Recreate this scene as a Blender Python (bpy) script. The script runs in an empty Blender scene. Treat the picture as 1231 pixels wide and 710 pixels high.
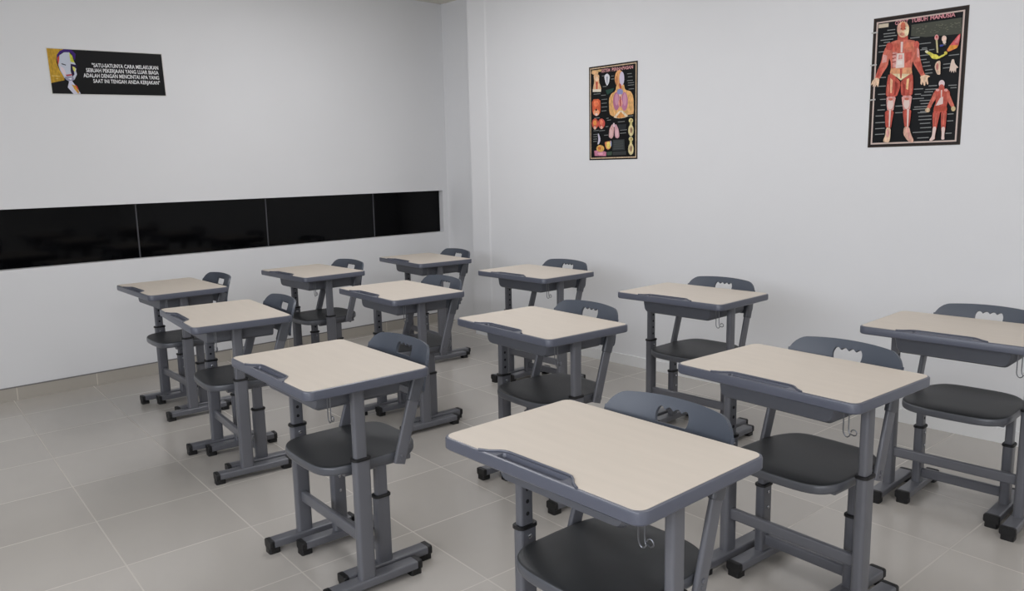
import bpy, bmesh, math, random
from mathutils import Vector, Matrix

C = bpy.context.scene.collection
sc = bpy.context.scene
random.seed(4)

# ---------------------------------------------------------------- camera
cam_d = bpy.data.cameras.new('camera')
cam = bpy.data.objects.new('camera', cam_d); C.objects.link(cam)
R_ = Vector((0.68686, 0.726491, -0.020844)); U_ = Vector((-0.101795, 0.12456, 0.986976)); F_ = Vector((-0.719626, 0.675793, -0.159509))
M = Matrix.Identity(4)
for i in range(3):
    M[i][0] = R_[i]; M[i][1] = U_[i]; M[i][2] = -F_[i]
M[0][3], M[1][3], M[2][3] = 0.0, 0.0, 1.4319
cam.matrix_world = M
cam_d.sensor_fit = 'HORIZONTAL'; cam_d.sensor_width = 36.0
cam_d.lens = 947.97 / 1231 * 36.0
cam_d.clip_start = 0.02
sc.camera = cam

# ---------------------------------------------------------------- world, light, exposure
w = bpy.data.worlds.new('world'); sc.world = w; w.use_nodes = True
w.node_tree.nodes['Background'].inputs[0].default_value = (0.75, 0.85, 1.0, 1)
w.node_tree.nodes['Background'].inputs[1].default_value = 0.3
sc.view_settings.view_transform = 'Standard'
sc.view_settings.look = 'None'
sc.view_settings.gamma = 1.0
sc.view_settings.use_curve_mapping = False
sc.view_settings.exposure = 0.04

H_CEIL = 2.915
XL, XR, YF, YB = -5.882, 2.6, -2.4, 4.431

def area(name, loc, rot, sx, sy, power, col):
    l = bpy.data.lights.new(name, 'AREA'); l.shape = 'RECTANGLE'
    l.size = sx; l.size_y = sy; l.energy = power; l.color = col
    o = bpy.data.objects.new(name, l); C.objects.link(o)
    o.location = loc; o.rotation_euler = rot
    return o
# fluorescent panels of the room's ceiling
LAMPS = {(-4.2, 2.9): 18, (-2.8, 2.3): 11, (-1.5, 0.4): 3, (-1.5, 2.9): 7, (1.2, 0.4): 39}
for (x, y), pw in LAMPS.items():
    area('ceiling_lamp', (x, y, H_CEIL - 0.03), (0, 0, 0), 1.2, 0.6, pw, (1.0, 1.0, 1.04))
# daylight of the windows in the wall behind the camera
area('window_daylight', (-1.8, YF + 0.03, 2.1), (math.radians(90), 0, 0), 4.2, 1.0, 72, (0.94, 0.985, 1.10))
area('window_daylight', (1.2, YF + 0.03, 1.8), (math.radians(90), 0, 0), 1.6, 1.5, 38, (0.94, 0.985, 1.10))

# ---------------------------------------------------------------- materials
def srgb(c):
    return tuple(((v / 255) / 12.92 if v / 255 <= 0.04045 else ((v / 255 + 0.055) / 1.055) ** 2.4) for v in c)

def mat(name, col, rough=0.5, metal=0.0, spec=0.5, noise=0.0, nscale=8.0, stretch=None, bump=0.0, bscale=300.0, lin=False):
    m = bpy.data.materials.new(name); m.use_nodes = True
    nt = m.node_tree; b = nt.nodes['Principled BSDF']
    c = tuple(col) if lin else srgb(col)
    b.inputs['Base Color'].default_value = (*c, 1)
    b.inputs['Roughness'].default_value = rough
    b.inputs['Metallic'].default_value = metal
    b.inputs['Specular IOR Level'].default_value = spec
    tc = nt.nodes.new('ShaderNodeTexCoord')
    if noise:
        mp = nt.nodes.new('ShaderNodeMapping')
        if stretch: mp.inputs['Scale'].default_value = stretch
        nt.links.new(tc.outputs['Object'], mp.inputs[0])
        n = nt.nodes.new('ShaderNodeTexNoise'); n.inputs['Scale'].default_value = nscale; n.inputs['Detail'].default_value = 5
        nt.links.new(mp.outputs[0], n.inputs['Vector'])
        r = nt.nodes.new('ShaderNodeValToRGB')
        r.color_ramp.elements[0].position = 0.3; r.color_ramp.elements[1].position = 0.7
        r.color_ramp.elements[0].color = (*[v * (1 - noise) for v in c], 1)
        r.color_ramp.elements[1].color = (*[min(1, v * (1 + noise)) for v in c], 1)
        nt.links.new(n.outputs['Fac'], r.inputs[0]); nt.links.new(r.outputs[0], b.inputs['Base Color'])
    if bump:
        n2 = nt.nodes.new('ShaderNodeTexNoise'); n2.inputs['Scale'].default_value = bscale
        nt.links.new(tc.outputs['Object'], n2.inputs['Vector'])
        bp = nt.nodes.new('ShaderNodeBump'); bp.inputs['Strength'].default_value = bump; bp.inputs['Distance'].default_value = 0.001
        nt.links.new(n2.outputs['Fac'], bp.inputs['Height']); nt.links.new(bp.outputs[0], b.inputs['Normal'])
    return m

M_wall = mat('painted_plaster', (226, 226, 226), 0.6, spec=0.3, noise=0.012, nscale=1.5, bump=0.05, bscale=60)
M_ceil = mat('ceiling_paint', (224, 220, 208), 0.8)
M_skirtB = mat('white_glazed_skirting', (228, 228, 226), 0.25)
M_metal = mat('grey_powder_coated_steel', (99, 100, 105), 0.29, spec=0.5, bump=0.05, bscale=500)
M_rim = mat('blue_grey_plastic', (85, 88, 99), 0.30, spec=0.5)
M_tray = mat('grey_tray_plastic', (86, 88, 94), 0.42)
M_shell = mat('chair_shell_plastic', (72, 78, 88), 0.38, bump=0.1, bscale=700)
M_seat = mat('charcoal_seat_plastic', (44, 46, 48), 0.46, bump=0.25, bscale=500)
M_edge = mat('seat_edge_plastic', (84, 86, 91), 0.28)
M_black = mat('black_rubber', (18, 18, 19), 0.5)
M_hole = mat('dark_hole', (22, 22, 24), 0.8)
M_bolt = mat('zinc_bolt', (190, 192, 196), 0.25, metal=1.0)
M_wire = mat('hook_wire', (120, 122, 126), 0.3, metal=0.9)
M_board = mat('cream_laminate', (206, 196, 183), 0.45, spec=0.35, noise=0.022, nscale=5.0, stretch=(1.0, 7.0, 1.0))
M_glass = mat('black_glass', (5, 5, 6), 0.06, spec=0.16)
M_mull = mat('grey_joint', (70, 70, 74), 0.5)

# floor: square tiles with pale joints, slightly rotated against the walls
def floor_mat():
    m = bpy.data.materials.new('glazed_floor_tiles'); m.use_nodes = True
    nt = m.node_tree; L = nt.links; b = nt.nodes['Principled BSDF']
    def math_(op, a, bb=None):
        n = nt.nodes.new('ShaderNodeMath'); n.operation = op
        for i, v in enumerate((a, bb)):
            if v is None: continue
            if isinstance(v, (int, float)): n.inputs[i].default_value = v
            else: L.new(v, n.inputs[i])
        return n.outputs[0]
    g = nt.nodes.new('ShaderNodeNewGeometry'); s = nt.nodes.new('ShaderNodeSeparateXYZ'); L.new(g.outputs['Position'], s.inputs[0])
    X, Y = s.outputs[0], s.outputs[1]
    u = math_('DIVIDE', math_('ADD', math_('SUBTRACT', X, math_('MULTIPLY', Y, 0.055)), 4.53 + 49.5), 0.495)
    v = math_('DIVIDE', math_('ADD', math_('ADD', Y, math_('MULTIPLY', X, 0.075)), 47.8 - 0.592), 0.478)
    fu, fv = math_('FRACT', u), math_('FRACT', v)
    def edge(f):
        return math_('MINIMUM', f, math_('SUBTRACT', 1.0, f))
    d = math_('MINIMUM', edge(fu), edge(fv))
    gr = nt.nodes.new('ShaderNodeMapRange'); gr.inputs[1].default_value = 0.0035; gr.inputs[2].default_value = 0.0065
    gr.inputs[3].default_value = 1.0; gr.inputs[4].default_value = 0.0
    L.new(d, gr.inputs[0])
    # per tile tone
    cx = nt.nodes.new('ShaderNodeCombineXYZ'); L.new(math_('FLOOR', u), cx.inputs[0]); L.new(math_('FLOOR', v), cx.inputs[1])
    wn = nt.nodes.new('ShaderNodeTexWhiteNoise'); L.new(cx.outputs[0], wn.inputs['Vector'])
    no = nt.nodes.new('ShaderNodeTexNoise'); no.inputs['Scale'].default_value = 2.2; no.inputs['Detail'].default_value = 6
    L.new(g.outputs['Position'], no.inputs['Vector'])
    t = math_('ADD', math_('MULTIPLY', wn.outputs['Value'], 0.5), math_('MULTIPLY', no.outputs['Fac'], 0.5))
    r = nt.nodes.new('ShaderNodeValToRGB')
    r.color_ramp.elements[0].position = 0.2; r.color_ramp.elements[1].position = 0.8
    r.color_ramp.elements[0].color = (*srgb((176, 171, 164)), 1); r.color_ramp.elements[1].color = (*srgb((187, 182, 175)), 1)
    L.new(t, r.inputs[0])
    mx = nt.nodes.new('ShaderNodeMix'); mx.data_type = 'RGBA'
    n2 = nt.nodes.new('ShaderNodeTexNoise'); n2.inputs['Scale'].default_value = 1.7; n2.inputs['Detail'].default_value = 3
    L.new(g.outputs['Position'], n2.inputs['Vector'])
    wr = nt.nodes.new('ShaderNodeMapRange'); wr.inputs[1].default_value = 0.35; wr.inputs[2].default_value = 0.65; wr.inputs[3].default_value = 0.25; wr.inputs[4].default_value = 1.0
    L.new(n2.outputs['Fac'], wr.inputs[0])
    L.new(math_('MULTIPLY', gr.outputs[0], wr.outputs[0]), mx.inputs[0]); L.new(r.outputs[0], mx.inputs[6])
    mx.inputs[7].default_value = (*srgb((202, 197, 188)), 1)
    L.new(mx.outputs[2], b.inputs['Base Color'])
    rr = math_('ADD', math_('MULTIPLY', gr.outputs[0], 0.4), 0.22)
    L.new(rr, b.inputs['Roughness'])
    b.inputs['Specular IOR Level'].default_value = 0.5
    return m
M_floor = floor_mat()
M_skirtL = mat('floor_tile_skirting', (174, 168, 158), 0.3, noise=0.03, nscale=3)
M_skirttop = mat('skirting_dark_edge', (120, 118, 116), 0.7)  # darker line along the top edge of the left skirting
M_grout = mat('pale_grout', (214, 208, 196), 0.8)

# ---------------------------------------------------------------- mesh helpers
def obj(name, bm, m, parent=None, smooth=True, angle=35):
    me = bpy.data.meshes.new(name)
    bmesh.ops.recalc_face_normals(bm, faces=bm.faces[:])
    bm.to_mesh(me); bm.free()
    for mm in (m if isinstance(m, (list, tuple)) else [m]): me.materials.append(mm)
    if smooth:
        for p in me.polygons: p.use_smooth = True
        me.set_sharp_from_angle(angle=math.radians(angle))
    o = bpy.data.objects.new(name, me); C.objects.link(o)
    if parent: o.parent = parent
    return o

def empty(name, loc=(0, 0, 0), rz=0.0):
    o = bpy.data.objects.new(name, None); C.objects.link(o)
    o.location = loc; o.rotation_euler = (0, 0, rz); o.empty_display_size = 0.1
    return o

def tag(o, label, cat, group=None):
    o['label'] = label; o['category'] = cat
    if group: o['group'] = group
    return o

def struct(o):
    o['kind'] = 'structure'; return o

def rrect(wx, wy, r, n=5):
    """rounded rectangle outline centred on 0,0"""
    pts = []
    for (sx, sy, a0) in ((1, 1, 0), (-1, 1, 90), (-1, -1, 180), (1, -1, 270)):
        for k in range(n + 1):
            a = math.radians(a0 + 90 * k / n)
            pts.append((sx * (wx / 2 - r) + r * math.cos(a), sy * (wy / 2 - r) + r * math.sin(a)))
    return pts

def loft(bm, rings, cap=True, mi=0):
    vs = [[bm.verts.new(p) for p in ring] for ring in rings]
    n = len(vs[0])
    for a, b in zip(vs, vs[1:]):
        for i in range(n):
            f = bm.faces.new((a[i], a[(i + 1) % n], b[(i + 1) % n], b[i])); f.material_index = mi
    if cap:
        f = bm.faces.new(vs[0][::-1]); f.material_index = mi
        f = bm.faces.new(vs[-1]); f.material_index = mi
    return vs

def box(bm, x0, x1, y0, y1, z0, z1, mi=0):
    loft(bm, [[(x0, y0, z), (x1, y0, z), (x1, y1, z), (x0, y1, z)] for z in (z0, z1)], mi=mi)

def vtube(bm, cx, cy, wx, wy, r, z0, z1, mi=0, n=5):
    loft(bm, [[(cx + x, cy + y, z) for x, y in rrect(wx, wy, r, n)] for z in (z0, z1)], mi=mi)

def bar(bm, p0, p1, wa, wb, r, up=(0, 0, 1), ends=0.0, mi=0):
    """bar from p0 to p1, section wa (sideways) by wb (along up)"""
    p0, p1 = Vector(p0), Vector(p1); d = (p1 - p0).normalized(); up = Vector(up)
    s = d.cross(up).normalized(); u = s.cross(d)
    rings = []
    st = [(0, 1)] if not ends else [(0, 1 - ends), (ends * wa, 1)]
    Ln = (p1 - p0).length
    seq = [(t, k) for t, k in st] + [(Ln - t, k) for t, k in st[::-1]]
    for t, k in seq:
        rings.append([p0 + d * t + s * (x * k) + u * (y * k) for x, y in rrect(wa, wb, r)])
    loft(bm, rings, mi=mi)

def tube(bm, pts, rad, n=8, mi=0):
    pts = [Vector(p) for p in pts]; rings = []
    ref = None
    for i, p in enumerate(pts):
        t = (pts[min(i + 1, len(pts) - 1)] - pts[max(i - 1, 0)]).normalized()
        if ref is None:
            ref = t.orthogonal().normalized()
        ref = (ref - t * ref.dot(t)).normalized(); b = t.cross(ref)
        rings.append([p + (ref * math.cos(2 * math.pi * k / n) + b * math.sin(2 * math.pi * k / n)) * rad for k in range(n)])
    loft(bm, rings, mi=mi)

def disc(bm, c, axis, rad, h, n=12, mi=0):
    axis = Vector(axis).normalized(); a = axis.orthogonal().normalized(); b = axis.cross(a); c = Vector(c)
    loft(bm, [[c + axis * t + (a * math.cos(2 * math.pi * k / n) + b * math.sin(2 * math.pi * k / n)) * (rad * q) for k in range(n)]
              for t, q in ((0, 1), (h * .7, 1), (h, .7))], mi=mi)

def copy_tree(o, parent=None):
    c = o.copy(); C.objects.link(c); c.parent = parent
    for ch in list(o.children): copy_tree(ch, c)
    return c

# ---------------------------------------------------------------- room shell
bm = bmesh.new(); box(bm, XL - 0.3, XR + 0.2, YF - 0.2, 4.95, -0.12, 0.0)
struct(obj('floor', bm, M_floor, smooth=False))
bm = bmesh.new(); box(bm, XL - 0.3, XR + 0.2, YF - 0.2, 4.95, H_CEIL, H_CEIL + 0.15)
struct(obj('ceiling', bm, M_ceil, smooth=False))

# left wall with the long recess for the black glass band
NY0, NY1, NZ0, NZ1, ND = -0.06, 4.657, 0.851, 1.238, 0.062
bm = bmesh.new()
yE = 4.713
# front face with a hole, then the reveals, then the back of the wall
fo = [(XL, YF, 0), (XL, yE, 0), (XL, yE, H_CEIL), (XL, YF, H_CEIL)]
ho = [(XL, NY0, NZ0), (XL, NY1, NZ0), (XL, NY1, NZ1), (XL, NY0, NZ1)]
hb = [(XL - ND, y, z) for (_, y, z) in ho]
bo = [(XL - 0.3, y, z) for (_, y, z) in fo]
vf, vh, vhb, vb = [[bm.verts.new(p) for p in q] for q in (fo, ho, hb, bo)]
for i in range(4):
    j = (i + 1) % 4
    bm.faces.new((vf[i], vf[j], vh[j], vh[i]))
    bm.faces.new((vh[i], vh[j], vhb[j], vhb[i]))
    bm.faces.new((vf[j], vf[i], vb[i], vb[j]))
bm.faces.new(vhb); bm.faces.new(vb[::-1])
struct(obj('wall_left', bm, M_wall, smooth=False))

# back wall: shallow pilaster and a recess in the far corner
bm = bmesh.new()
foot = [(XR, 4.95), (XR, YB), (-4.955, YB), (-4.975, YB - 0.006), (-5.186, YB - 0.006), (-5.190, YB - 0.002), (-5.190, yE), (XL - 0.3, yE), (XL - 0.3, 4.95)]
loft(bm, [[(x, y, z) for x, y in foot] for z in (0, H_CEIL)])
struct(obj('wall_back', bm, M_wall, smooth=False))
# plain right wall and front wall
bm = bmesh.new(); box(bm, XR, XR + 0.2, YF, YB, 0, H_CEIL)
struct(obj('wall_right', bm, M_wall, smooth=False))
bm = bmesh.new(); box(bm, XL, XR + 0.2, YF - 0.2, YF, 0, H_CEIL)
struct(obj('wall_front', bm, M_wall, smooth=False))

# skirting
bm = bmesh.new()
box(bm, XL, XL + 0.010, YF, yE, 0, 0.084, 0)
box(bm, XL, XL + 0.012, YF, yE, 0.084, 0.090, 1)
y = 1.056 - 0.483 * 7
while y < yE:
    box(bm, XL, XL + 0.0106, y - 0.002, y + 0.002, 0, 0.084, 2); y += 0.483
struct(obj('baseboard_left', bm, [M_skirtL, M_skirttop, M_grout], smooth=False))
bm = bmesh.new(); box(bm, -4.95, XR, YB - 0.010, YB, 0, 0.075)
struct(obj('baseboard_back', bm, M_skirtB, smooth=False))

# black glass band
win = empty('window_1', (XL - ND, 2.3, NZ0)); struct(win)
def child_world(o):
    o.matrix_parent_inverse = Matrix.Translation(-Vector(o.parent.location)); return o
ys = [NY0, 0.932, 1.922, 2.906, 3.916, NY1]
for a, b in zip(ys, ys[1:]):
    bm = bmesh.new(); box(bm, XL - ND + 0.001, XL - ND + 0.008, a + 0.0025, b - 0.0025, NZ0 + 0.002, NZ1 - 0.002)
    child_world(obj('glass_pane', bm, M_glass, win, smooth=False))
for a in ys[1:-1]:
    bm = bmesh.new(); box(bm, XL - ND + 0.001, XL - ND + 0.010, a - 0.0045, a + 0.0045, NZ0 + 0.002, NZ1 - 0.002)
    child_world(obj('mullion', bm, M_mull, win, smooth=False))

# ---------------------------------------------------------------- school desk (local: x width, +y towards the student)
W, D, HT = 0.65, 0.463, 0.765
def make_desk():
    t = empty('school_desk')
    # plastic edge rim with the pencil trough
    bm = bmesh.new()
    def ring(inset, z, r):
        return [(x, y, z) for x, y in rrect(W - 2 * inset, D - 2 * inset, r, 6)]
    zt = HT - 0.0012
    rings = [ring(0.004, HT - 0.033, 0.028), ring(0.0, HT - 0.029, 0.032), ring(0.0, HT - 0.006, 0.032), ring(0.0015, HT - 0.0025, 0.031), ring(0.005, zt, 0.028)]
    vs = loft(bm, rings, cap=False)
    bm.faces.new(vs[0][::-1])
    tr = [(-0.112, -0.2235), (0.094, -0.2235), (0.099, -0.2185), (0.099, -0.200), (0.094, -0.195), (-0.112, -0.195), (-0.117, -0.200), (-0.117, -0.2185)]
    tv = [bm.verts.new((x, y, zt)) for x, y in tr]
    te = [bm.edges.new((tv[i], tv[(i + 1) % len(tv)])) for i in range(len(tv))]
    oe = [bm.edges.get((vs[-1][i], vs[-1][(i + 1) % len(vs[-1])])) for i in range(len(vs[-1]))]
    bmesh.ops.triangle_fill(bm, edges=te + oe, use_beauty=True)
    # walls and bottom of the trough
    lo = [bm.verts.new((x * 0.985 - 0.0001, -0.209 + (y + 0.209) * 0.75, zt - 0.011)) for x, y in tr]
    for f in [f for f in bm.faces if all(v in tv for v in f.verts)]: bm.faces.remove(f)
    n = len(tr)
    for i in range(n): bm.faces.new((tv[i], tv[(i + 1) % n], lo[(i + 1) % n], lo[i]))
    bm.faces.new(lo)
    # raised lip round the trough
    lip = [(-0.176, -0.2275), (-0.150, -0.215), (-0.130, -0.1965), (-0.120, -0.190), (-0.105, -0.1875), (0.085, -0.1875), (0.100, -0.190), (0.112, -0.198), (0.128, -0.214), (0.150, -0.2265)]
    tube(bm, [(x, y, HT + 0.0005) for x, y in lip], 0.0032)
    obj('edge_rim', bm, M_rim, t)
    # cream laminate top
    bm = bmesh.new()
    i_ = 0.0075
    out = rrect(W - 2 * i_, D - 2 * i_, 0.026, 6)          # order: +x+y corner, -x+y, -x-y, +x-y
    k = 3 * 7                                              # first 3 corners, then the notch on the front edge
    notch = [(-0.172, -D / 2 + i_), (-0.149, -0.2135), (-0.128, -0.194), (-0.118, -0.1875), (-0.105, -0.1855), (0.086, -0.1855), (0.101, -0.188), (0.113, -0.196), (0.128, -0.212), (0.146, -D / 2 + i_)]
    pl = out[:k] + notch + out[k:]
    bt = [bm.verts.new((x, y, HT - 0.003)) for x, y in pl]; tp = [bm.verts.new((x, y, HT)) for x, y in pl]
    n = len(pl)
    for i in range(n): bm.faces.new((bt[i], bt[(i + 1) % n], tp[(i + 1) % n], tp[i]))
    f = bm.faces.new(tp)
    bmesh.ops.triangulate(bm, faces=[f])
    obj('tabletop', bm, M_board, t, smooth=False)
    # storage tray under the top, open towards the student
    bm = bmesh.new()
    def tray_prof(hx, zb, r):
        pts = [(-hx, HT - 0.032)]
        for kk in range(7):
            a = math.radians(180 + 90 * kk / 6); pts.append((-hx + 0.010 + r + r * math.cos(a) - 0.0, zb + r + r * math.sin(a)))
        for kk in range(7):
            a = math.radians(270 + 90 * kk / 6); pts.append((hx - 0.010 - r + r * math.cos(a), zb + r + r * math.sin(a)))
        pts.append((hx, HT - 0.032))
        return pts
    po = tray_prof(0.217, 0.655, 0.026); pi = tray_prof(0.213, 0.659, 0.024)
    rings = [[(x * (0.97 if yy < -0.13 else 1), yy, z if yy > -0.13 or z > 0.70 else z + 0.006) for x, z in po] for yy in (-0.140, -0.128, 0.17)]
    vs = [[bm.verts.new(p) for p in r_] for r_ in rings]
    for a, b in zip(vs, vs[1:]):
        for i in range(len(a) - 1): bm.faces.new((a[i], a[i + 1], b[i + 1], b[i]))
    bm.faces.new(vs[0])
    vi = [[bm.verts.new((x, yy, z)) for x, z in pi] for yy in (0.17, -0.124)]
    for i in range(len(pi) - 1):
        bm.faces.new((vs[2][i], vs[2][i + 1], vi[0][i + 1], vi[0][i])); bm.faces.new((vi[0][i], vi[0][i + 1], vi[1][i + 1], vi[1][i]))
    bm.faces.new(vi[1])
    # flange under the table board
    box(bm, -0.226, -0.212, -0.13, 0.17, HT - 0.036, HT - 0.0322); box(bm, 0.212, 0.226, -0.13, 0.17, HT - 0.036, HT - 0.0322)
    obj('storage_tray', bm, M_tray, t)
    # legs
    for s in (-1, 1):
        cx = s * 0.248
        bm = bmesh.new(); vtube(bm, cx, -0.016, 0.036, 0.060, 0.012, 0.040, 0.478)
        leg = obj('leg', bm, M_metal, t)
        bm = bmesh.new(); vtube(bm, cx, -0.018, 0.028, 0.046, 0.009, 0.470, HT - 0.034)
        box(bm, cx - 0.016, cx + 0.016, -0.10, 0.07, HT - 0.0385, HT - 0.0335)
        for z in (0.515, 0.550, 0.585, 0.620):
            disc(bm, (cx - s * 0.0141, -0.018, z), (-s, 0, 0), 0.006, 0.0006, mi=1)
        obj('leg_extension', bm, [M_metal, M_hole], leg)
        bm = bmesh.new(); loft(bm, [[(cx + x, -0.0165 + y, z) for x, y in rrect(0.036 + 2 * g, 0.060 + 2 * g, 0.012 + g)] for z, g in ((0.474, 0.002), (0.475, 0.004), (0.482, 0.004), (0.484, 0.002))])
        obj('collar', bm, M_black, leg)
        bm = bmesh.new(); disc(bm, (cx - s * 0.018, -0.016, 0.452), (-s, 0, 0), 0.0065, 0.004)
        obj('bolt', bm, M_bolt, leg)
        bm = bmesh.new(); bar(bm, (cx, -0.150, 0.036), (cx, 0.175, 0.036), 0.054, 0.030, 0.0065)
        fb = obj('foot_bar', bm, M_metal, t)
        for (ya, yb) in ((-0.168, -0.150), (0.175, 0.193)):
            bm = bmesh.new(); bar(bm, (cx, ya, 0.0355), (cx, yb, 0.0355), 0.0565, 0.0335, 0.008, ends=0.03)
            yy = (ya + yb) / 2 + (0.012 if ya < 0 else -0.012)
            vtube(bm, cx, yy, 0.046, 0.044, 0.008, 0.0, 0.020)
            obj('end_cap', bm, M_black, fb)
    bm = bmesh.new(); bar(bm, (-0.236, -0.016, 0.192), (0.236, -0.016, 0.192), 0.022, 0.042, 0.007)
    obj('crossbar', bm, M_metal, t)
    # bag hook and the knob at the other end
    bm = bmesh.new()
    x0, y0 = 0.222, -0.112
    pts = [(x0, y0, HT - 0.034), (x0, y0, 0.642)]
    for k_ in range(1, 9):
        a = math.radians(180 + 180 * k_ / 8 * 0.86); pts.append((x0 + 0.012 + 0.012 * math.cos(a), y0, 0.642 + 0.020 * math.sin(a)))
    for k_ in range(0, 9):
        a = math.radians(-120 + 300 * k_ / 8); pts.append((x0 + 0.034 + 0.009 * math.cos(a), y0 - 0.001, 0.640 + 0.009 * math.sin(a)))
    tube(bm, pts, 0.0019)
    tube(bm, [(x0 + 0.015, y0 + 0.003, HT - 0.034), (x0 + 0.015, y0 + 0.003, 0.650), (x0 + 0.017, y0 + 0.002, 0.638), (x0 + 0.022, y0, 0.630)], 0.0019)
    obj('hook', bm, M_wire, t)
    bm = bmesh.new(); loft(bm, [[(-0.243 + x, -0.150 + y, z) for x, y in rrect(0.02 * k_, 0.02 * k_, 0.0099 * k_)] for z, k_ in ((HT - 0.046, 0.6), (HT - 0.043, 1), (HT - 0.033, 1))])
    obj('knob', bm, M_black, t)
    return t

# ---------------------------------------------------------------- school chair (same local frame as its desk)
def make_chair():
    t = empty('school_chair')
    # seat shell: rings from the middle out, over the edge and under
    bm = bmesh.new()
    def outline(k, n=64):
        pts = []
        for i in range(n):
            a = 2 * math.pi * i / n
            c, s = math.cos(a), math.sin(a)
            e = 0.19 if s < 0 else 0.24
            x = 0.200 * math.copysign(abs(c) ** (2 * e), c)
            y = (0.195 if s < 0 else 0.200) * math.copysign(abs(s) ** (2 * e), s)
            y += 0.055
            if y > 0.1: x *= 1 - 0.05 * ((y - 0.1) / 0.15) ** 2
            if s < 0: y -= 0.012 * (1 - (x / 0.2) ** 2) * min(1, -2 * s) - 0.008 * min(1, -2 * s)
            pts.append((x * k, (y - 0.055) * k + 0.055))
        return pts
    def top_z(x, y):
        d = -0.007 * max(0, 1 - (x / 0.19) ** 2) * max(0, 1 - ((y - 0.07) / 0.17) ** 2)
        z = 0.452 + d
        if y < -0.06: z -= 0.007 * ((-0.06 - y) / 0.08) ** 2
        if y > 0.16: z += 0.010 * ((y - 0.16) / 0.09) ** 2
        return z
    rings = []
    for k in (0.12, 0.3, 0.5, 0.7, 0.83, 0.92, 0.965): rings.append([(x, y, top_z(x, y)) for x, y in outline(k)])
    for k, dz in ((0.985, -0.0015), (0.996, -0.0055), (1.0, -0.012), (1.0, -0.022), (0.996, -0.027), (0.985, -0.030), (0.965, -0.030), (0.955, -0.022), (0.5, -0.018)):
        rings.append([(x, y, top_z(x, y) + dz) for x, y in outline(k)])
    loft(bm, rings)
    for i, f in enumerate(bm.faces): f.material_index = 1 if i >= 64 * 7 and i < len(bm.faces) - 2 else 0
    obj('seat', bm, [M_seat, M_edge], t, angle=45)
    # steel frame under the seat
    bm = bmesh.new()
    for s in (-1, 1):
        bar(bm, (s * 0.166, -0.06, 0.414), (s * 0.166, 0.20, 0.414), 0.03, 0.02, 0.006)
    bar(bm, (-0.166, 0.02, 0.414), (0.166, 0.02, 0.414), 0.025, 0.018, 0.005); bar(bm, (-0.166, 0.15, 0.414), (0.166, 0.15, 0.414), 0.025, 0.018, 0.005)
    obj('seat_frame', bm, M_metal, t)
    for s in (-1, 1):
        cx = s * 0.168
        bm = bmesh.new(); vtube(bm, cx, 0.080, 0.036, 0.058, 0.012, 0.040, 0.298)
        leg = obj('leg', bm, M_metal, t)
        bm = bmesh.new(); vtube(bm, cx, 0.080, 0.028, 0.046, 0.009, 0.290, 0.408)
        for z in (0.335, 0.365): disc(bm, (cx - s * 0.0141, 0.080, z), (-s, 0, 0), 0.006, 0.0006, mi=1)
        obj('leg_extension', bm, [M_metal, M_hole], leg)
        bm = bmesh.new(); loft(bm, [[(cx + x, 0.080 + y, z) for x, y in rrect(0.036 + 2 * g, 0.058 + 2 * g, 0.012 + g)] for z, g in ((0.293, 0.002), (0.294, 0.004), (0.301, 0.004), (0.303, 0.002))])
        obj('collar', bm, M_black, leg)
        for z in (0.272, 0.215):
            bm = bmesh.new(); disc(bm, (cx - s * 0.018, 0.080, z), (-s, 0, 0), 0.006, 0.004)
            obj('bolt', bm, M_bolt, leg)
        bm = bmesh.new(); bar(bm, (cx, -0.075, 0.036), (cx, 0.250, 0.036), 0.054, 0.030, 0.0065)
        fb = obj('foot_bar', bm, M_metal, t)
        for (ya, yb) in ((-0.092, -0.074), (0.250, 0.268)):
            bm = bmesh.new(); bar(bm, (cx, ya, 0.0355), (cx, yb, 0.0355), 0.0565, 0.0335, 0.008, ends=0.03)
            yy = (ya + yb) / 2 + (0.012 if ya < 0 else -0.012)
            vtube(bm, cx, yy, 0.046, 0.044, 0.008, 0.0, 0.020)
            obj('end_cap', bm, M_black, fb)
    bm = bmesh.new(); bar(bm, (-0.158, 0.080, 0.092), (0.158, 0.080, 0.092), 0.022, 0.040, 0.007)
    obj('crossbar', bm, M_metal, t)
    # back supports with the moulded sockets
    for s in (-1, 1):
        a, b = Vector((s * 0.212, 0.134, 0.412)), Vector((s * 0.208, 0.226, 0.700))
        bm = bmesh.new(); bar(bm, a, b, 0.017, 0.046, 0.0075, up=(0, 1, 0))
        sp = obj('back_support', bm, M_metal, t)
        bm = bmesh.new(); disc(bm, (s * 0.2205, 0.140, 0.440), (s, 0, 0), 0.007, 0.004); disc(bm, (s * 0.2205, 0.135, 0.424), (s, 0, 0), 0.004, 0.003)
        obj('bolt', bm, M_metal, sp)
        bm = bmesh.new()
        d = (b - a).normalized()
        bar(bm, a + d * 0.225, b + d * 0.018, 0.026, 0.052, 0.012, up=(0, 1, 0), ends=0.12)
        obj('socket', bm, M_edge, sp)
    # curved back shell with the scalloped hand hole
    bm = bmesh.new()
    hx, hz0, hz1 = 0.054, 0.742, 0.783
    xs = sorted(set([round(v, 5) for v in
        [-0.207 + 0.414 * i / 40 for i in range(41)] + [sgn * hx * q for sgn in (-1, 1) for q in (1, 0.985, 0.95, 0.90, 0.86, 0.8, 0.75, 0.7, 0.63, 0.57, 0.53, 0.5, 0.47, 0.43, 0.37, 0.3, 0.25, 0.2, 0.13, 0.07, 0.03)] +
        [sgn * v for sgn in (-1, 1) for v in (0.2065, 0.205, 0.203, 0.2005, 0.1975, 0.194, 0.190)]]))
    def z_top(x):
        q = abs(x) / 0.207; zt_ = 0.812 - 0.012 * q ** 2
        e = max(0, (abs(x) - 0.152) / 0.055); return zt_ - 0.060 * (1 - math.sqrt(max(0, 1 - e * e)))
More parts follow.
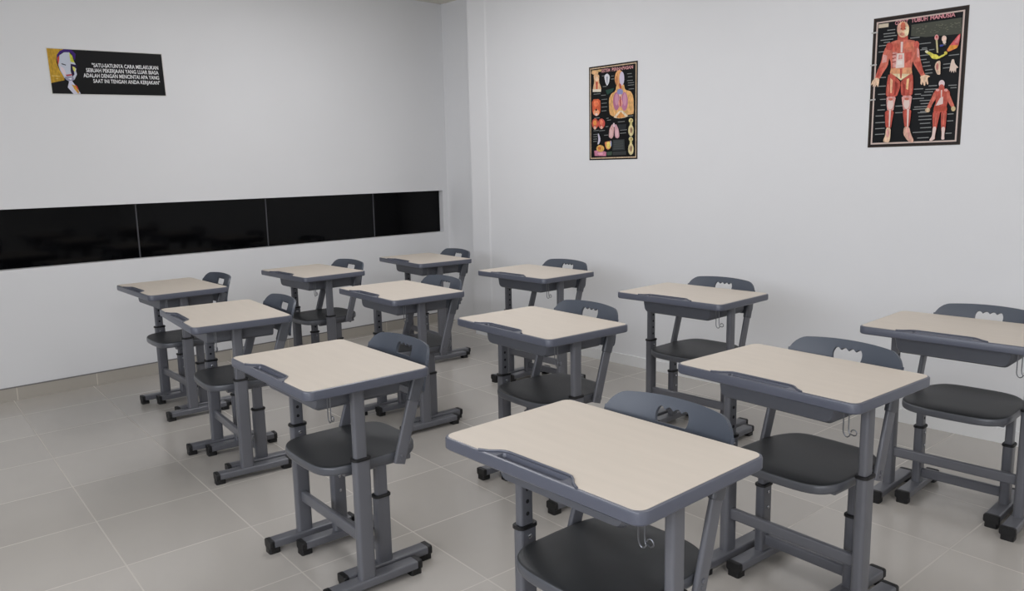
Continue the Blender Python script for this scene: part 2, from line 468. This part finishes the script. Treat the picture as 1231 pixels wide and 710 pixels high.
    def z_bot(x):
        e = max(0, (abs(x) - 0.177) / 0.030); return 0.628 + 0.012 * (x / 0.2) ** 2 + 0.028 * (1 - math.sqrt(max(0, 1 - e * e)))
    def yy(x, z):
        q = (z - 0.63) / 0.18
        return 0.279 + 0.034 * q * q + 0.008 * q - 0.037 * (abs(x) / 0.207) ** 2.4
    zc = 0.5 * (hz0 + hz1)
    def hole(x):
        q = abs(x) / hx
        if q >= 1: return zc, zc
        e = max(0, (q - 0.86) / 0.14); k = math.sqrt(max(0, 1 - e * e))
        sc_ = 0.008 * abs(math.sin(math.pi * (x / hx * 2.0)))
        return zc - (zc - hz0) * k, zc + (hz1 - zc - 0.0065 + sc_) * k
    NL, NU = 8, 4
    cols = []
    for x in xs:
        h0, h1 = hole(x); zb_, zt_ = z_bot(x), z_top(x)
        zt_ = max(zt_, zc + 0.002); 
        lowr = [bm.verts.new((x, yy(x, z), z)) for z in [zb_ + (h0 - zb_) * j / NL for j in range(NL + 1)]]
        if abs(h1 - h0) < 1e-6: up = [lowr[-1]]
        else: up = [bm.verts.new((x, yy(x, h1), h1))]
        up += [bm.verts.new((x, yy(x, z), z)) for z in [h1 + (zt_ - h1) * j / NU for j in range(1, NU + 1)]]
        cols.append((lowr, up))
    for (la, ua), (lb, ub) in zip(cols, cols[1:]):
        for p, q in ((la, lb), (ua, ub)):
            for j in range(len(p) - 1):
                bm.faces.new((p[j], q[j], q[j + 1], p[j + 1]))
    bmesh.ops.recalc_face_normals(bm, faces=bm.faces[:])
    ff = bm.faces[:]
    bmesh.ops.solidify(bm, geom=ff, thickness=0.011)
    o = obj('backrest', bm, M_shell, t, angle=50)
    return t

S = 'single-seat school desk'
# x, y, turn, label, chair dx, dy, turn, chair label
rows = [
 (-4.9081, 1.7539, -0.0334, 'grey desk with tan top, leftmost of all, before the black glass band', 0, 0, 0, 'grey chair at the leftmost desk, before the black glass band'),
 (-3.7469, 1.5766, -0.1298, 'grey desk with cream top, second from the left in the nearest row', 0, 0, 0, 'grey chair at the second desk from the left in the nearest row'),
 (-2.4496, 1.3874, -0.0690, 'grey desk with cream top at lower left, both its foot bars in full view', 0.012, 0.012, 0, 'grey chair at the lower left desk, its seat seen from the side'),
 (-1.2019, 1.4006, -0.0309, 'largest grey desk with cream top, nearest the camera, its feet outside the photo', -0.004, 0, 0, 'blue-grey chair at the largest desk, its legs outside the photo'),
 (-4.8760, 2.6951, -0.0164, 'grey desk with tan top under the black glass band, leftmost of the middle row', 0, 0, 0, 'grey chair at the leftmost desk of the middle row, under the black glass band'),
 (-3.6601, 2.5677, -0.0895, 'grey desk with cream top, second from the left in the middle row', 0, 0, 0, 'grey chair at the second desk from the left in the middle row'),
 (-2.4038, 2.4228, -0.0844, 'grey desk with cream top in the middle of the photo, behind the largest desk', 0, 0, 0, 'grey chair at the desk in the middle of the photo'),
 (-1.1854, 2.3892, -0.0870, 'grey desk with cream top at right, between the largest desk and the right edge desk', 0, 0, 0, 'grey chair with charcoal seat between the largest desk and the right edge desk'),
 (-4.8445, 3.6383, -0.1199, 'grey desk with tan top in the far corner, beside the end of the glass band', 0, 0, 0, 'grey chair at the far corner desk, beside the end of the glass band'),
 (-3.6237, 3.6137, -0.0259, 'grey desk with cream top at the back wall, left below the smaller anatomy poster', 0, 0, 0, 'grey chair at the back wall, left below the smaller anatomy poster'),
 (-2.3424, 3.4986, -0.0049, 'grey desk with cream top at the back wall, standing between the two anatomy posters', 0, 0, 0, 'grey chair at the back wall desk standing between the two anatomy posters'),
 (-1.0170, 3.4322, 0.0, 'grey desk with cream top at the back wall, cut by the right photo edge', 0.004, 0, 0, 'grey chair with dark seat at the desk cut by the right photo edge'),
]
desk0 = make_desk(); chair0 = make_chair()
for i, (x, y, a, lab, dx, dy, da, clab) in enumerate(rows):
    d = desk0 if i == 0 else copy_tree(desk0)
    c = chair0 if i == 0 else copy_tree(chair0)
    d.location = (x, y, 0); d.rotation_euler = (0, 0, a)
    ca, sa = math.cos(a), math.sin(a)
    c.location = (x + ca * dx - sa * dy, y + sa * dx + ca * dy, 0); c.rotation_euler = (0, 0, a + da)
    tag(d, lab, 'desk', 'school desks in three rows'); tag(c, clab, 'chair', 'school chairs tucked under the desks')

# ---------------------------------------------------------------- wall posters
def solve_h(src, dst):
    """homography src(4 pts) -> dst(4 pts)"""
    A = []; B = []
    for (x, y), (u, v) in zip(src, dst):
        A.append([x, y, 1, 0, 0, 0, -u * x, -u * y]); B.append(u)
        A.append([0, 0, 0, x, y, 1, -v * x, -v * y]); B.append(v)
    n = 8
    for i in range(n):
        p = max(range(i, n), key=lambda r: abs(A[r][i])); A[i], A[p] = A[p], A[i]; B[i], B[p] = B[p], B[i]
        for r in range(n):
            if r != i:
                k = A[r][i] / A[i][i]
                A[r] = [q - k * s for q, s in zip(A[r], A[i])]; B[r] -= k * B[i]
    h = [B[i] / A[i][i] for i in range(n)]
    def f(x, y):
        w_ = h[6] * x + h[7] * y + 1
        return ((h[0] * x + h[1] * y + h[2]) / w_, (h[3] * x + h[4] * y + h[5]) / w_)
    return f

_pm = {}
def pmat(c):
    if c not in _pm:
        flesh = c[0] > 140 and c[0] > c[2] + 40
        _pm[c] = mat('print_ink', c, 0.4, spec=0.15, noise=0.28 if flesh else 0.0, nscale=55.0, stretch=(1.6, 0.7, 1.0))
    return _pm[c]

class Art:
    """flat printed sheet: thin body plus layered print, one mesh; local x right, y up, z out of the wall"""
    def __init__(s, quad, size, soft=False):
        s.soft = soft
        s.f = solve_h(quad, [(0, size[1]), (size[0], size[1]), (size[0], 0), (0, 0)])
        s.size = size; s.bm = bmesh.new(); s.mats = []; s.z = 0.0022
    def mi(s, c):
        m = pmat(c)
        if m not in s.mats: s.mats.append(m)
        return s.mats.index(m)
    def sheet(s, c, g=0.0):
        w_, h_ = s.size
        box(s.bm, -g, w_ + g, -g, h_ + g, 0.0004, 0.002, s.mi(c))
    def uv(s, pts, c, dz=0.00005):
        s.z += dz
        f = s.bm.faces.new([s.bm.verts.new((x, y, s.z)) for x, y in pts]); f.material_index = s.mi(c)
        bmesh.ops.triangulate(s.bm, faces=[f])
    def rect(s, x0, y0, x1, y1, c): s.uv([(x0, y0), (x1, y0), (x1, y1), (x0, y1)], c)
    def p(s, pts, c, dz=0.00005):
        if s.soft and len(pts) >= 6:                       # rounded outlines for drawn figures
            q = []
            for i in range(len(pts)):
                a, b = pts[i], pts[(i + 1) % len(pts)]
                for k in (0.2, 0.8): q.append((a[0] + (b[0] - a[0]) * k, a[1] + (b[1] - a[1]) * k))
            pts = q
        s.uv([s.f(*q) for q in pts], c, dz)
    def e(s, cx, cy, rx, ry, c, n=18): s.p([(cx + rx * math.cos(2 * math.pi * k / n), cy + ry * math.sin(2 * math.pi * k / n)) for k in range(n)], c)
    def line(s, x0, x1, y, c=(150, 152, 150), h=7, sl=-0.12):
        s.p([(x0, y), (x1, y + sl * (x1 - x0)), (x1, y + h + sl * (x1 - x0)), (x0, y + h)], c)
    def build(s, name, M4):
        me = bpy.data.meshes.new(name); s.bm.normal_update()
        s.bm.to_mesh(me); s.bm.free()
        for m in s.mats: me.materials.append(m)
        o = bpy.data.objects.new(name, me); C.objects.link(o); o.matrix_world = M4
        return o

def text_mesh(text, bold):
    cu = bpy.data.curves.new('lettering', 'FONT'); cu.body = text; cu.size = 1.0; cu.offset = bold; cu.extrude = 0.0; cu.resolution_u = 3
    o = bpy.data.objects.new('lettering', cu); C.objects.link(o)
    bpy.context.view_layer.update()
    me = bpy.data.meshes.new_from_object(o.evaluated_get(bpy.context.evaluated_depsgraph_get()))
    bpy.data.objects.remove(o)
    return me
_cap = []
def lettering(parent, text, x0, x1, y0, y1, z, m, bold=0.02):
    """text as a mesh on the parent's sheet: spans x0..x1, capitals stand on y0 and reach y1"""
    if not _cap:
        h = text_mesh('H', 0.0); _cap.append(max(v.co.y for v in h.vertices)); bpy.data.meshes.remove(h)
    me = text_mesh(text, bold)
    xs_ = [v.co.x for v in me.vertices]; ax, bx = min(xs_), max(xs_)
    for v in me.vertices:
        v.co = ((v.co.x - ax) / (bx - ax) * (x1 - x0) + x0, v.co.y / _cap[0] * (y1 - y0) + y0, z)
    me.name = 'lettering'; me.materials.clear(); me.materials.append(m)
    r = bpy.data.objects.new('lettering', me); C.objects.link(r); r.parent = parent
    return r

def wall_frame(origin, xdir, ydir):
    xd, yd = Vector(xdir).normalized(), Vector(ydir).normalized(); zd = xd.cross(yd)
    m = Matrix.Identity(4)
    for i in range(3): m[i][0], m[i][1], m[i][2], m[i][3] = xd[i], yd[i], zd[i], origin[i]
    return m

# --- banner on the left wall
A = Art([(98, 92), (1478, 160), (1512, 662), (133, 628)], (0.722, 0.284))
A.sheet((215, 214, 208), 0.005)
A.rect(0, 0, 0.722, 0.284, (20, 20, 21))
A.p([(98, 92), (300, 102), (240, 140), (212, 200), (205, 260), (235, 350), (285, 430), (285, 470), (125, 502)], (190, 150, 52))
A.p([(210, 240), (215, 170), (250, 125), (300, 103), (390, 108), (440, 160), (425, 240), (385, 150), (300, 135), (250, 165), (238, 240)], (62, 34, 112))
A.p([(215, 210), (240, 180), (245, 300), (222, 290)], (196, 76, 66))
A.p([(246, 175), (300, 140), (365, 140), (395, 190), (415, 250), (442, 305), (430, 360), (440, 400), (405, 465), (340, 482), (285, 440), (240, 350), (225, 290), (240, 225)], (198, 203, 214))
A.p([(362, 140), (396, 180), (418, 262), (372, 252)], (200, 205, 70))
A.p([(372, 275), (450, 290), (440, 335), (400, 318), (410, 400), (384, 430), (366, 360)], (38, 26, 60))
A.p([(392, 305), (425, 320), (418, 372), (396, 350)], (214, 212, 110))
A.p([(246, 300), (290, 330), (310, 400), (300, 430), (250, 350)], (226, 208, 214))
A.p([(262, 268), (316, 286), (312, 296), (264, 280)], (36, 30, 50))
A.p([(300, 405), (372, 396), (384, 412), (318, 424)], (186, 74, 82))
A.p([(290, 430), (330, 425), (390, 425), (405, 465), (345, 490), (300, 460)], (150, 150, 172))
A.p([(330, 448), (376, 440), (366, 468)], (226, 226, 232))
A.p([(125, 502), (285, 470), (330, 500), (320, 560), (380, 634), (133, 628)], (24, 23, 25))
A.p([(340, 480), (372, 474), (402, 520), (470, 632), (384, 636), (318, 556)], (206, 204, 220))
A.p([(366, 520), (410, 535), (452, 612), (440, 634), (398, 580)], (198, 148, 60))
A.p([(405, 520), (430, 540), (450, 592), (424, 570)], (190, 70, 60))
A.line(136, 240, 412, (214, 186, 110), 9, 0.05); A.line(180, 214, 446, (214, 186, 110), 8, 0.05)
m4 = wall_frame((XL, 1.460, 1.972), (0, 1, 0.0263), (0, -0.0263, 1))
ban = A.build('motivational_banner', m4)
tag(ban, 'black quotation banner with pop-art portrait, on the left wall above the glass band', 'banner')
M_white = pmat((232, 232, 232))
sx = 0.722 / 1
def bu(px, py):  # coordinates of the 7.694x close view of the banner -> sheet
    return A_f(50 + px / 7.694, 50 + py / 7.694)
A_f = solve_h([(58.9, 59), (195.9, 65.6), (199.3, 115.4), (63.1, 111.9)], [(0, 0.284), (0.722, 0.284), (0.722, 0), (0, 0)])
for txt, xa, xb, yt, yb in (('"SATU-SATUNYA CARA MELAKUKAN', 470, 1085, 217, 250), ('SEBUAH PEKERJAAN YANG LUAR BIASA', 415, 1086, 263, 296),
                            ('ADALAH DENGAN MENCINTAI APA YANG', 388, 1089, 310, 343), ('SAAT INI TENGAH ANDA KERJAKAN"', 475, 1095, 358, 390)):
    _, v1 = bu(780, yt); _, v0 = bu(780, yb); u0, _ = bu(xa, yt); u1, _ = bu(xb, yt)
    lettering(ban, txt, u0, u1, v0, v1, 0.0045, M_white)

# --- smaller poster: breathing organs
A = Art([(85, 180), (728, 88), (725, 1375), (97, 1400)], (0.437, 0.657), True)
A.sheet((34, 30, 28))
A.rect(0.010, 0.010, 0.427, 0.647, (205, 180, 150)); A.rect(0.017, 0.017, 0.420, 0.640, (70, 52, 40)); A.rect(0.019, 0.019, 0.418, 0.638, (18, 19, 20))
A.p([(125, 222), (250, 205), (250, 235), (125, 250)], (205, 170, 120))
for x0, x1, y in ((150, 240, 530), (160, 230, 845), (150, 220, 1010), (225, 300, 1010), (470, 560, 892), (590, 650, 260), (600, 660, 300), (590, 665, 350), (600, 680, 380), (600, 680, 410), (610, 680, 460), (260, 300, 290),
                  (380, 415, 290), (380, 420, 330), (270, 320, 430), (250, 310, 545), (255, 330, 600), (255, 325, 650), (255, 330, 700), (255, 320, 750), (150, 205, 1060), (150, 200, 1090), (150, 200, 1120), (150, 195, 1150),
                  (310, 345, 955), (290, 345, 1068), (500, 590, 1000), (500, 580, 1040), (320, 350, 845), (330, 380, 870), (600, 670, 815), (620, 660, 1090)):
    A.line(x0, x1, y, (132, 134, 132), 8, -0.1)
A.p([(310, 480), (420, 450), (400, 500), (330, 540)], (44, 72, 62))
A.p([(440, 490), (455, 400), (548, 395), (565, 475), (640, 490), (675, 560), (682, 785), (650, 795), (600, 800), (588, 825), (505, 850), (430, 825), (400, 822), (360, 790), (352, 600), (380, 530)], (222, 172, 112))
A.e(490, 325, 62, 112, (224, 166, 112)); A.e(522, 325, 32, 92, (206, 196, 214)); A.p([(488, 385), (512, 400), (520, 470), (490, 450)], (190, 84, 70)); A.e(455, 350, 16, 60, (196, 128, 84))
A.e(452, 625, 44, 120, (176, 112, 142)); A.e(558, 625, 44, 124, (186, 120, 150)); A.e(455, 600, 24, 80, (202, 146, 166)); A.e(562, 600, 24, 84, (206, 150, 170))
A.e(500, 500, 40, 42, (142, 142, 184)); A.p([(490, 530), (512, 530), (518, 640), (484, 640)], (222, 190, 180)); A.e(505, 650, 30, 55, (212, 150, 140)); A.p([(495, 560), (510, 560), (512, 690), (498, 690)], (180, 70, 70))
A.p([(415, 832), (510, 728), (608, 812), (590, 830), (505, 850), (430, 842)], (226, 208, 180)); A.p([(448, 838), (510, 762), (575, 826), (505, 846)], (214, 146, 84))
A.e(168, 252, 46, 26, (222, 178, 130)); A.p([(150, 272), (226, 272), (222, 370), (252, 450), (250, 500), (140, 502), (146, 440), (160, 370)], (226, 182, 140)); A.p([(180, 370), (208, 370), (202, 480), (186, 480)], (196, 84, 66)); A.e(190, 330, 24, 30, (236, 200, 168)); A.p([(140, 470), (250, 465), (250, 502), (140, 504)], (224, 214, 196))
A.p([(290, 292), (330, 256), (366, 292), (356, 380), (330, 426), (306, 380)], (216, 216, 220)); A.p([(318, 300), (340, 300), (334, 400), (326, 400)], (150, 154, 164))
A.p([(130, 602), (240, 595), (246, 720), (236, 785), (190, 826), (140, 792)], (208, 98, 66)); A.e(190, 775, 40, 42, (226, 160, 120)); A.e(188, 738, 10, 16, (40, 24, 24)); A.e(185, 655, 34, 40, (226, 124, 84)); A.e(190, 800, 20, 18, (232, 200, 190))
A.e(174, 920, 42, 68, (200, 90, 70)); A.e(258, 918, 46, 66, (200, 88, 78)); A.e(172, 910, 22, 34, (224, 150, 80)); A.e(256, 905, 20, 38, (224, 130, 100)); A.e(172, 975, 18, 22, (228, 190, 170)); A.e(258, 970, 18, 20, (228, 180, 160))
A.p([(352, 1090), (362, 990), (398, 925), (420, 930), (424, 1000), (414, 1090), (388, 1118)], (206, 164, 160)); A.p([(430, 1000), (430, 930), (452, 925), (484, 990), (496, 1085), (470, 1112), (436, 1095)], (206, 160, 168)); A.p([(412, 910), (430, 910), (432, 960), (412, 960)], (222, 200, 206)); A.e(384, 1040, 16, 50, (222, 186, 182)); A.e(462, 1040, 16, 50, (222, 184, 188))
for cy, h in ((875, 32), (1118, 28)):
    A.e(645, cy, 28, h, (216, 202, 142)); A.p([(632, cy), (660, cy), (662, cy + 70), (630, cy + 70)], (206, 190, 130)); A.e(646, cy + 130, 36, 76, (214, 200, 150)); A.e(648, cy + 125, 12, 40, (150, 110, 90)); A.e(650, cy - 4, 10, 12, (170, 130, 90))
A.p([(210, 1050), (226, 1050), (250, 1130), (226, 1190), (206, 1190), (220, 1130)], (206, 200, 214)); A.p([(165, 1275), (240, 1260), (325, 1290), (322, 1342), (170, 1342)], (196, 126, 148)); A.e(245, 1245, 52, 46, (216, 170, 96)); A.e(235, 1240, 20, 22, (196, 110, 60)); A.p([(205, 1300), (290, 1295), (280, 1325), (210, 1325)], (216, 156, 172))
A.p([(300, 1160), (345, 1150), (395, 1140), (385, 1230), (350, 1265), (315, 1240)], (206, 130, 90)); A.e(352, 1200, 30, 48, (228, 206, 110)); A.e(385, 1180, 8, 40, (170, 180, 210)); A.p([(330, 1290), (400, 1280), (395, 1330), (335, 1335)], (70, 86, 72))
A.p([(410, 1130), (560, 1120), (570, 1262), (404, 1272)], (56, 60, 60)); A.p([(408, 1284), (584, 1272), (584, 1322), (408, 1332)], (60, 62, 62)); A.p([(480, 930), (585, 922), (580, 990), (484, 996)], (44, 48, 50))
for k in range(6): A.line(420, 550, 1145 + 20 * k, (92, 96, 94), 5, -0.06)
p1 = A.build('anatomy_poster', wall_frame((-3.8595, YB, 1.4755), (1, 0, 0), (0, 0, 1)))
tag(p1, 'smaller black anatomy poster with lungs and throat, left one on the back wall', 'poster', 'anatomy posters on the back wall')
lettering(p1, 'SISTEM', 0.120, 0.198, 0.609, 0.630, 0.0056, pmat((206, 150, 150)), 0.03)
lettering(p1, 'PERNAPASAN', 0.214, 0.400, 0.609, 0.630, 0.0056, pmat((206, 150, 150)), 0.03)

# --- larger poster: muscles of the body
A = Art([(62, 188), (968, 45), (930, 1365), (45, 1395)], (0.462, 0.675), True)
A.sheet((58, 48, 40))
A.rect(0.006, 0.006, 0.456, 0.669, (40, 34, 32)); A.rect(0.016, 0.016, 0.444, 0.655, (206, 186, 176)); A.rect(0.024, 0.024, 0.436, 0.648, (15, 17, 19))
A.p([(420, 240), (900, 165), (900, 318), (560, 352), (420, 345)], (76, 78, 68))
random.seed(9)
for k in range(60):
    x = random.uniform(430, 890); y = random.uniform(255, 330) - (x - 430) * 0.1
    A.line(x, x + random.uniform(6, 22), y, (112, 112, 96), 5)
A.p([(112, 240), (205, 226), (205, 262), (112, 275)], (206, 192, 170))
TOPL = ((195, 270, 290), (160, 270, 325), (165, 285, 350), (135, 255, 385), (165, 225, 405), (120, 190, 438), (120, 170, 495), (415, 505, 362), (500, 615, 415), (515, 580, 470), (600, 650, 470), (510, 600, 525), (510, 580, 565), (545, 610, 590), (545, 620, 625), (570, 640, 660), (570, 640, 692), (740, 810, 604), (740, 810, 640), (790, 890, 520), (520, 585, 470), (700, 760, 425), (530, 580, 455))
BOTL = ((130, 200, 105), (130, 200, 180), (150, 205, 228), (160, 205, 282), (130, 200, 328), (115, 190, 384), (115, 205, 447), (115, 205, 503), (115, 205, 557), (470, 560, 130), (480, 540, 178), (460, 570, 220), (300, 370, 290), (300, 370, 353), (610, 690, 98), (580, 690, 132), (570, 655, 156), (540, 640, 188), (530, 650, 238), (540, 640, 266), (480, 650, 298), (470, 600, 320), (515, 600, 352), (525, 650, 386), (525, 650, 418), (540, 640, 453), (545, 650, 494), (475, 650, 538), (520, 630, 590), (800, 880, 92), (820, 880, 115), (800, 860, 363), (800, 860, 428), (790, 850, 545), (540, 600, 340), (130, 200, 24))
for x0, x1, y in TOPL: A.line(x0, x1, y, (138, 140, 138), 8)
for x0, x1, y in BOTL: A.line(x0, x1, y + 710, (138, 140, 138), 8, -0.06)
RED, RED2, PINK, PALE, CRM = (190, 88, 74), (206, 112, 94), (220, 160, 152), (228, 204, 196), (226, 194, 164)
DRK = (150, 58, 50)
# front figure
A.p([(300, 330), (392, 335), (400, 395), (296, 395)], RED)
A.e(347, 285, 58, 76, (224, 184, 150)); A.e(345, 255, 24, 40, (206, 110, 84)); A.e(308, 272, 18, 40, (222, 170, 150)); A.e(382, 300, 20, 46, (232, 214, 178)); A.e(340, 330, 22, 16, (200, 130, 110)); A.e(330, 280, 9, 6, DRK); A.e(366, 280, 9, 6, DRK)
A.p([(240, 402), (300, 382), (400, 378), (470, 390), (505, 440), (492, 520), (452, 575), (442, 650), (455, 730), (235, 730), (246, 640), (240, 580), (215, 540), (188, 500), (196, 440)], RED2)
A.p([(188, 450), (228, 440), (225, 545), (216, 625), (170, 695), (142, 752), (95, 748), (112, 690), (150, 590), (165, 510)], RED2)
A.p([(165, 520), (205, 530), (200, 590), (160, 600)], PINK); A.p([(120, 660), (175, 620), (150, 720), (110, 740)], RED)
A.p([(140, 745), (136, 800), (126, 832), (116, 800), (104, 828), (96, 800), (78, 828), (80, 795), (58, 816), (72, 770), (100, 738)], CRM)
A.p([(470, 400), (505, 450), (520, 560), (560, 690), (592, 722), (545, 735), (500, 665), (455, 600), (450, 520)], RED2)
A.p([(470, 590), (520, 580), (560, 690), (530, 710)], RED); A.p([(486, 450), (505, 470), (512, 550), (490, 540)], PINK)
A.p([(525, 722), (580, 705), (626, 722), (596, 736), (610, 792), (596, 802), (582, 762), (578, 812), (562, 806), (556, 770), (545, 806), (530, 790), (534, 756)], CRM)
A.e(275, 450, 52, 36, (204, 100, 82)); A.e(415, 440, 56, 38, (212, 122, 96)); A.e(225, 445, 34, 36, (186, 80, 70)); A.e(480, 425, 26, 34, (200, 96, 84)); A.p([(330, 400), (352, 400), (350, 500), (332, 500)], PALE)
A.p([(256, 500), (300, 500), (292, 640), (262, 640)], PINK); A.p([(376, 500), (440, 490), (436, 560), (380, 600)], RED); A.p([(300, 510), (366, 505), (372, 640), (290, 648), (296, 560)], (230, 212, 204)); A.p([(316, 520), (350, 520), (352, 560), (312, 566)], PINK); A.p([(306, 580), (350, 578), (352, 612), (304, 616)], (236, 226, 220))
for k in range(3): A.p([(250 + 4 * k, 520 + 34 * k), (290, 512 + 34 * k), (290, 520 + 34 * k), (252 + 4 * k, 530 + 34 * k)], DRK)
A.p([(246, 650), (440, 640), (450, 690), (345, 758), (238, 690)], (224, 160, 118)); A.p([(262, 700), (430, 700), (345, 762)], (232, 210, 170)); A.p([(330, 650), (356, 650), (350, 740), (338, 740)], RED)
A.p([(226, 690), (338, 762), (342, 820), (310, 922), (206, 922), (212, 800)], RED); A.p([(455, 690), (348, 762), (344, 820), (356, 912), (458, 912), (466, 800)], RED)
A.p([(244, 740), (268, 760), (264, 880), (246, 880)], (226, 176, 140)); A.p([(400, 750), (424, 740), (416, 850), (396, 840)], (230, 190, 140)); A.p([(290, 770), (318, 790), (300, 900), (284, 900)], DRK); A.p([(366, 790), (386, 800), (392, 900), (370, 900)], DRK); A.p([(222, 800), (236, 800), (236, 900), (218, 900)], RED2); A.p([(430, 780), (452, 760), (450, 890), (432, 890)], RED2)
A.p([(214, 914), (306, 914), (292, 980), (286, 1050), (228, 1052), (216, 980)], PINK); A.p([(356, 906), (460, 902), (450, 970), (442, 1042), (380, 1048), (368, 980)], PINK)
A.e(254, 985, 28, 50, PALE); A.e(408, 978, 28, 50, PALE); A.e(255, 940, 20, 12, RED2); A.e(408, 936, 22, 12, RED2)
A.p([(206, 1046), (292, 1042), (276, 1140), (268, 1214), (220, 1214), (208, 1120)], RED); A.p([(372, 1036), (456, 1030), (450, 1120), (440, 1204), (398, 1206), (384, 1120)], RED)
A.p([(244, 1040), (262, 1040), (256, 1200), (246, 1200)], PALE); A.p([(414, 1030), (434, 1030), (432, 1200), (420, 1200)], PALE)
A.p([(222, 1206), (266, 1206), (264, 1300), (256, 1346), (204, 1344), (198, 1325), (216, 1280)], CRM); A.p([(392, 1200), (440, 1194), (462, 1270), (490, 1322), (478, 1350), (434, 1334), (386, 1268)], (222, 176, 156))
A.e(240, 1260, 14, 40, PINK); A.p([(420, 1210), (436, 1210), (460, 1310), (440, 1310)], PINK)
# back figure
A.p([(716, 808), (760, 808), (768, 850), (706, 850)], RED)
A.e(737, 790, 29, 35, (228, 204, 204)); A.e(737, 812, 20, 16, (196, 96, 84))
A.p([(664, 866), (700, 842), (790, 838), (824, 872), (806, 950), (790, 1005), (796, 1060), (664, 1062), (676, 1000), (690, 960)], RED)
A.p([(668, 862), (694, 920), (654, 985), (634, 1035), (598, 1022), (640, 935)], RED2); A.p([(800, 856), (836, 930), (872, 1008), (846, 1022), (812, 975), (786, 905)], RED2)
A.e(612, 1040, 24, 22, (212, 184, 150)); A.e(858, 1026, 22, 24, (206, 184, 140))
A.p([(726, 925), (756, 912), (756, 980), (684, 1004)], PALE); A.p([(732, 850), (744, 850), (742, 920), (734, 920)], PALE); A.e(700, 850, 18, 12, PINK); A.e(780, 850, 18, 14, PINK)
A.e(703, 1030, 34, 36, (176, 76, 58)); A.e(766, 1030, 34, 36, (176, 76, 58))
A.p([(664, 1050), (736, 1050), (726, 1100), (706, 1200), (690, 1290), (694, 1310), (660, 1332), (636, 1326), (664, 1284), (668, 1200), (662, 1110)], RED); A.p([(740, 1050), (798, 1046), (794, 1120), (790, 1200), (780, 1280), (786, 1316), (752, 1318), (756, 1270), (746, 1180)], RED)
A.p([(668, 1196), (704, 1196), (690, 1290), (692, 1310), (660, 1332), (636, 1326), (664, 1284)], PALE); A.p([(750, 1200), (788, 1196), (780, 1280), (786, 1316), (752, 1318), (757, 1270)], PALE)
A.p([(690, 1070), (704, 1070), (696, 1180), (686, 1180)], RED2); A.p([(764, 1070), (776, 1070), (774, 1180), (764, 1180)], RED2)
# detail drawings
A.p([(575, 478), (630, 500), (690, 540), (756, 508), (764, 522), (690, 562), (634, 556), (610, 520), (568, 500)], (214, 206, 96)); A.e(660, 534, 34, 20, (224, 214, 90)); A.e(765, 502, 16, 16, (206, 190, 80)); A.e(582, 490, 16, 12, (226, 220, 190))
A.p([(772, 478), (800, 430), (898, 308), (896, 360), (880, 450), (790, 492)], (212, 96, 96)); A.p([(780, 470), (800, 430), (880, 425), (872, 452), (790, 488)], (222, 150, 66)); A.p([(840, 400), (892, 330), (880, 410)], (226, 130, 134))
A.e(672, 358, 20, 28, (222, 160, 156)); A.p([(664, 380), (682, 380), (694, 500), (678, 500)], (196, 186, 140)); A.e(744, 368, 24, 30, (226, 196, 180)); A.e(748, 398, 16, 20, (226, 206, 190)); A.p([(705, 428), (738, 422), (738, 438), (705, 444)], (60, 70, 150)); A.e(672, 352, 8, 12, (190, 70, 70))
A.p([(690, 578), (718, 574), (720, 660), (722, 706), (690, 706), (664, 640), (670, 600)], (226, 196, 170)); A.e(690, 630, 12, 34, (206, 130, 120)); A.p([(826, 560), (848, 560), (856, 600), (896, 640), (872, 640), (870, 690), (858, 660), (850, 694), (838, 660), (826, 692), (822, 660), (806, 684), (812, 620)], (226, 204, 188))
# mends of clear tape at the left edge
for y in (318, 620, 945): A.p([(52, y), (112, y - 10), (112, y + 4), (52, y + 12)], (186, 184, 180))
p2 = A.build('anatomy_poster', wall_frame((-1.851, YB, 1.501), (1, 0, 0), (0, 0, 1)))
tag(p2, 'larger black anatomy poster with red muscled figure, right one on the back wall', 'poster', 'anatomy posters on the back wall')
for txt, a, b in (('OTOT', 0.112, 0.178), ('TUBUH', 0.196, 0.276), ('MANUSIA', 0.288, 0.405)):
    lettering(p2, txt, a, b, 0.6275, 0.6465, 0.0052 if txt == 'OTOT' else 0.0145, pmat((206, 140, 146)), 0.03)
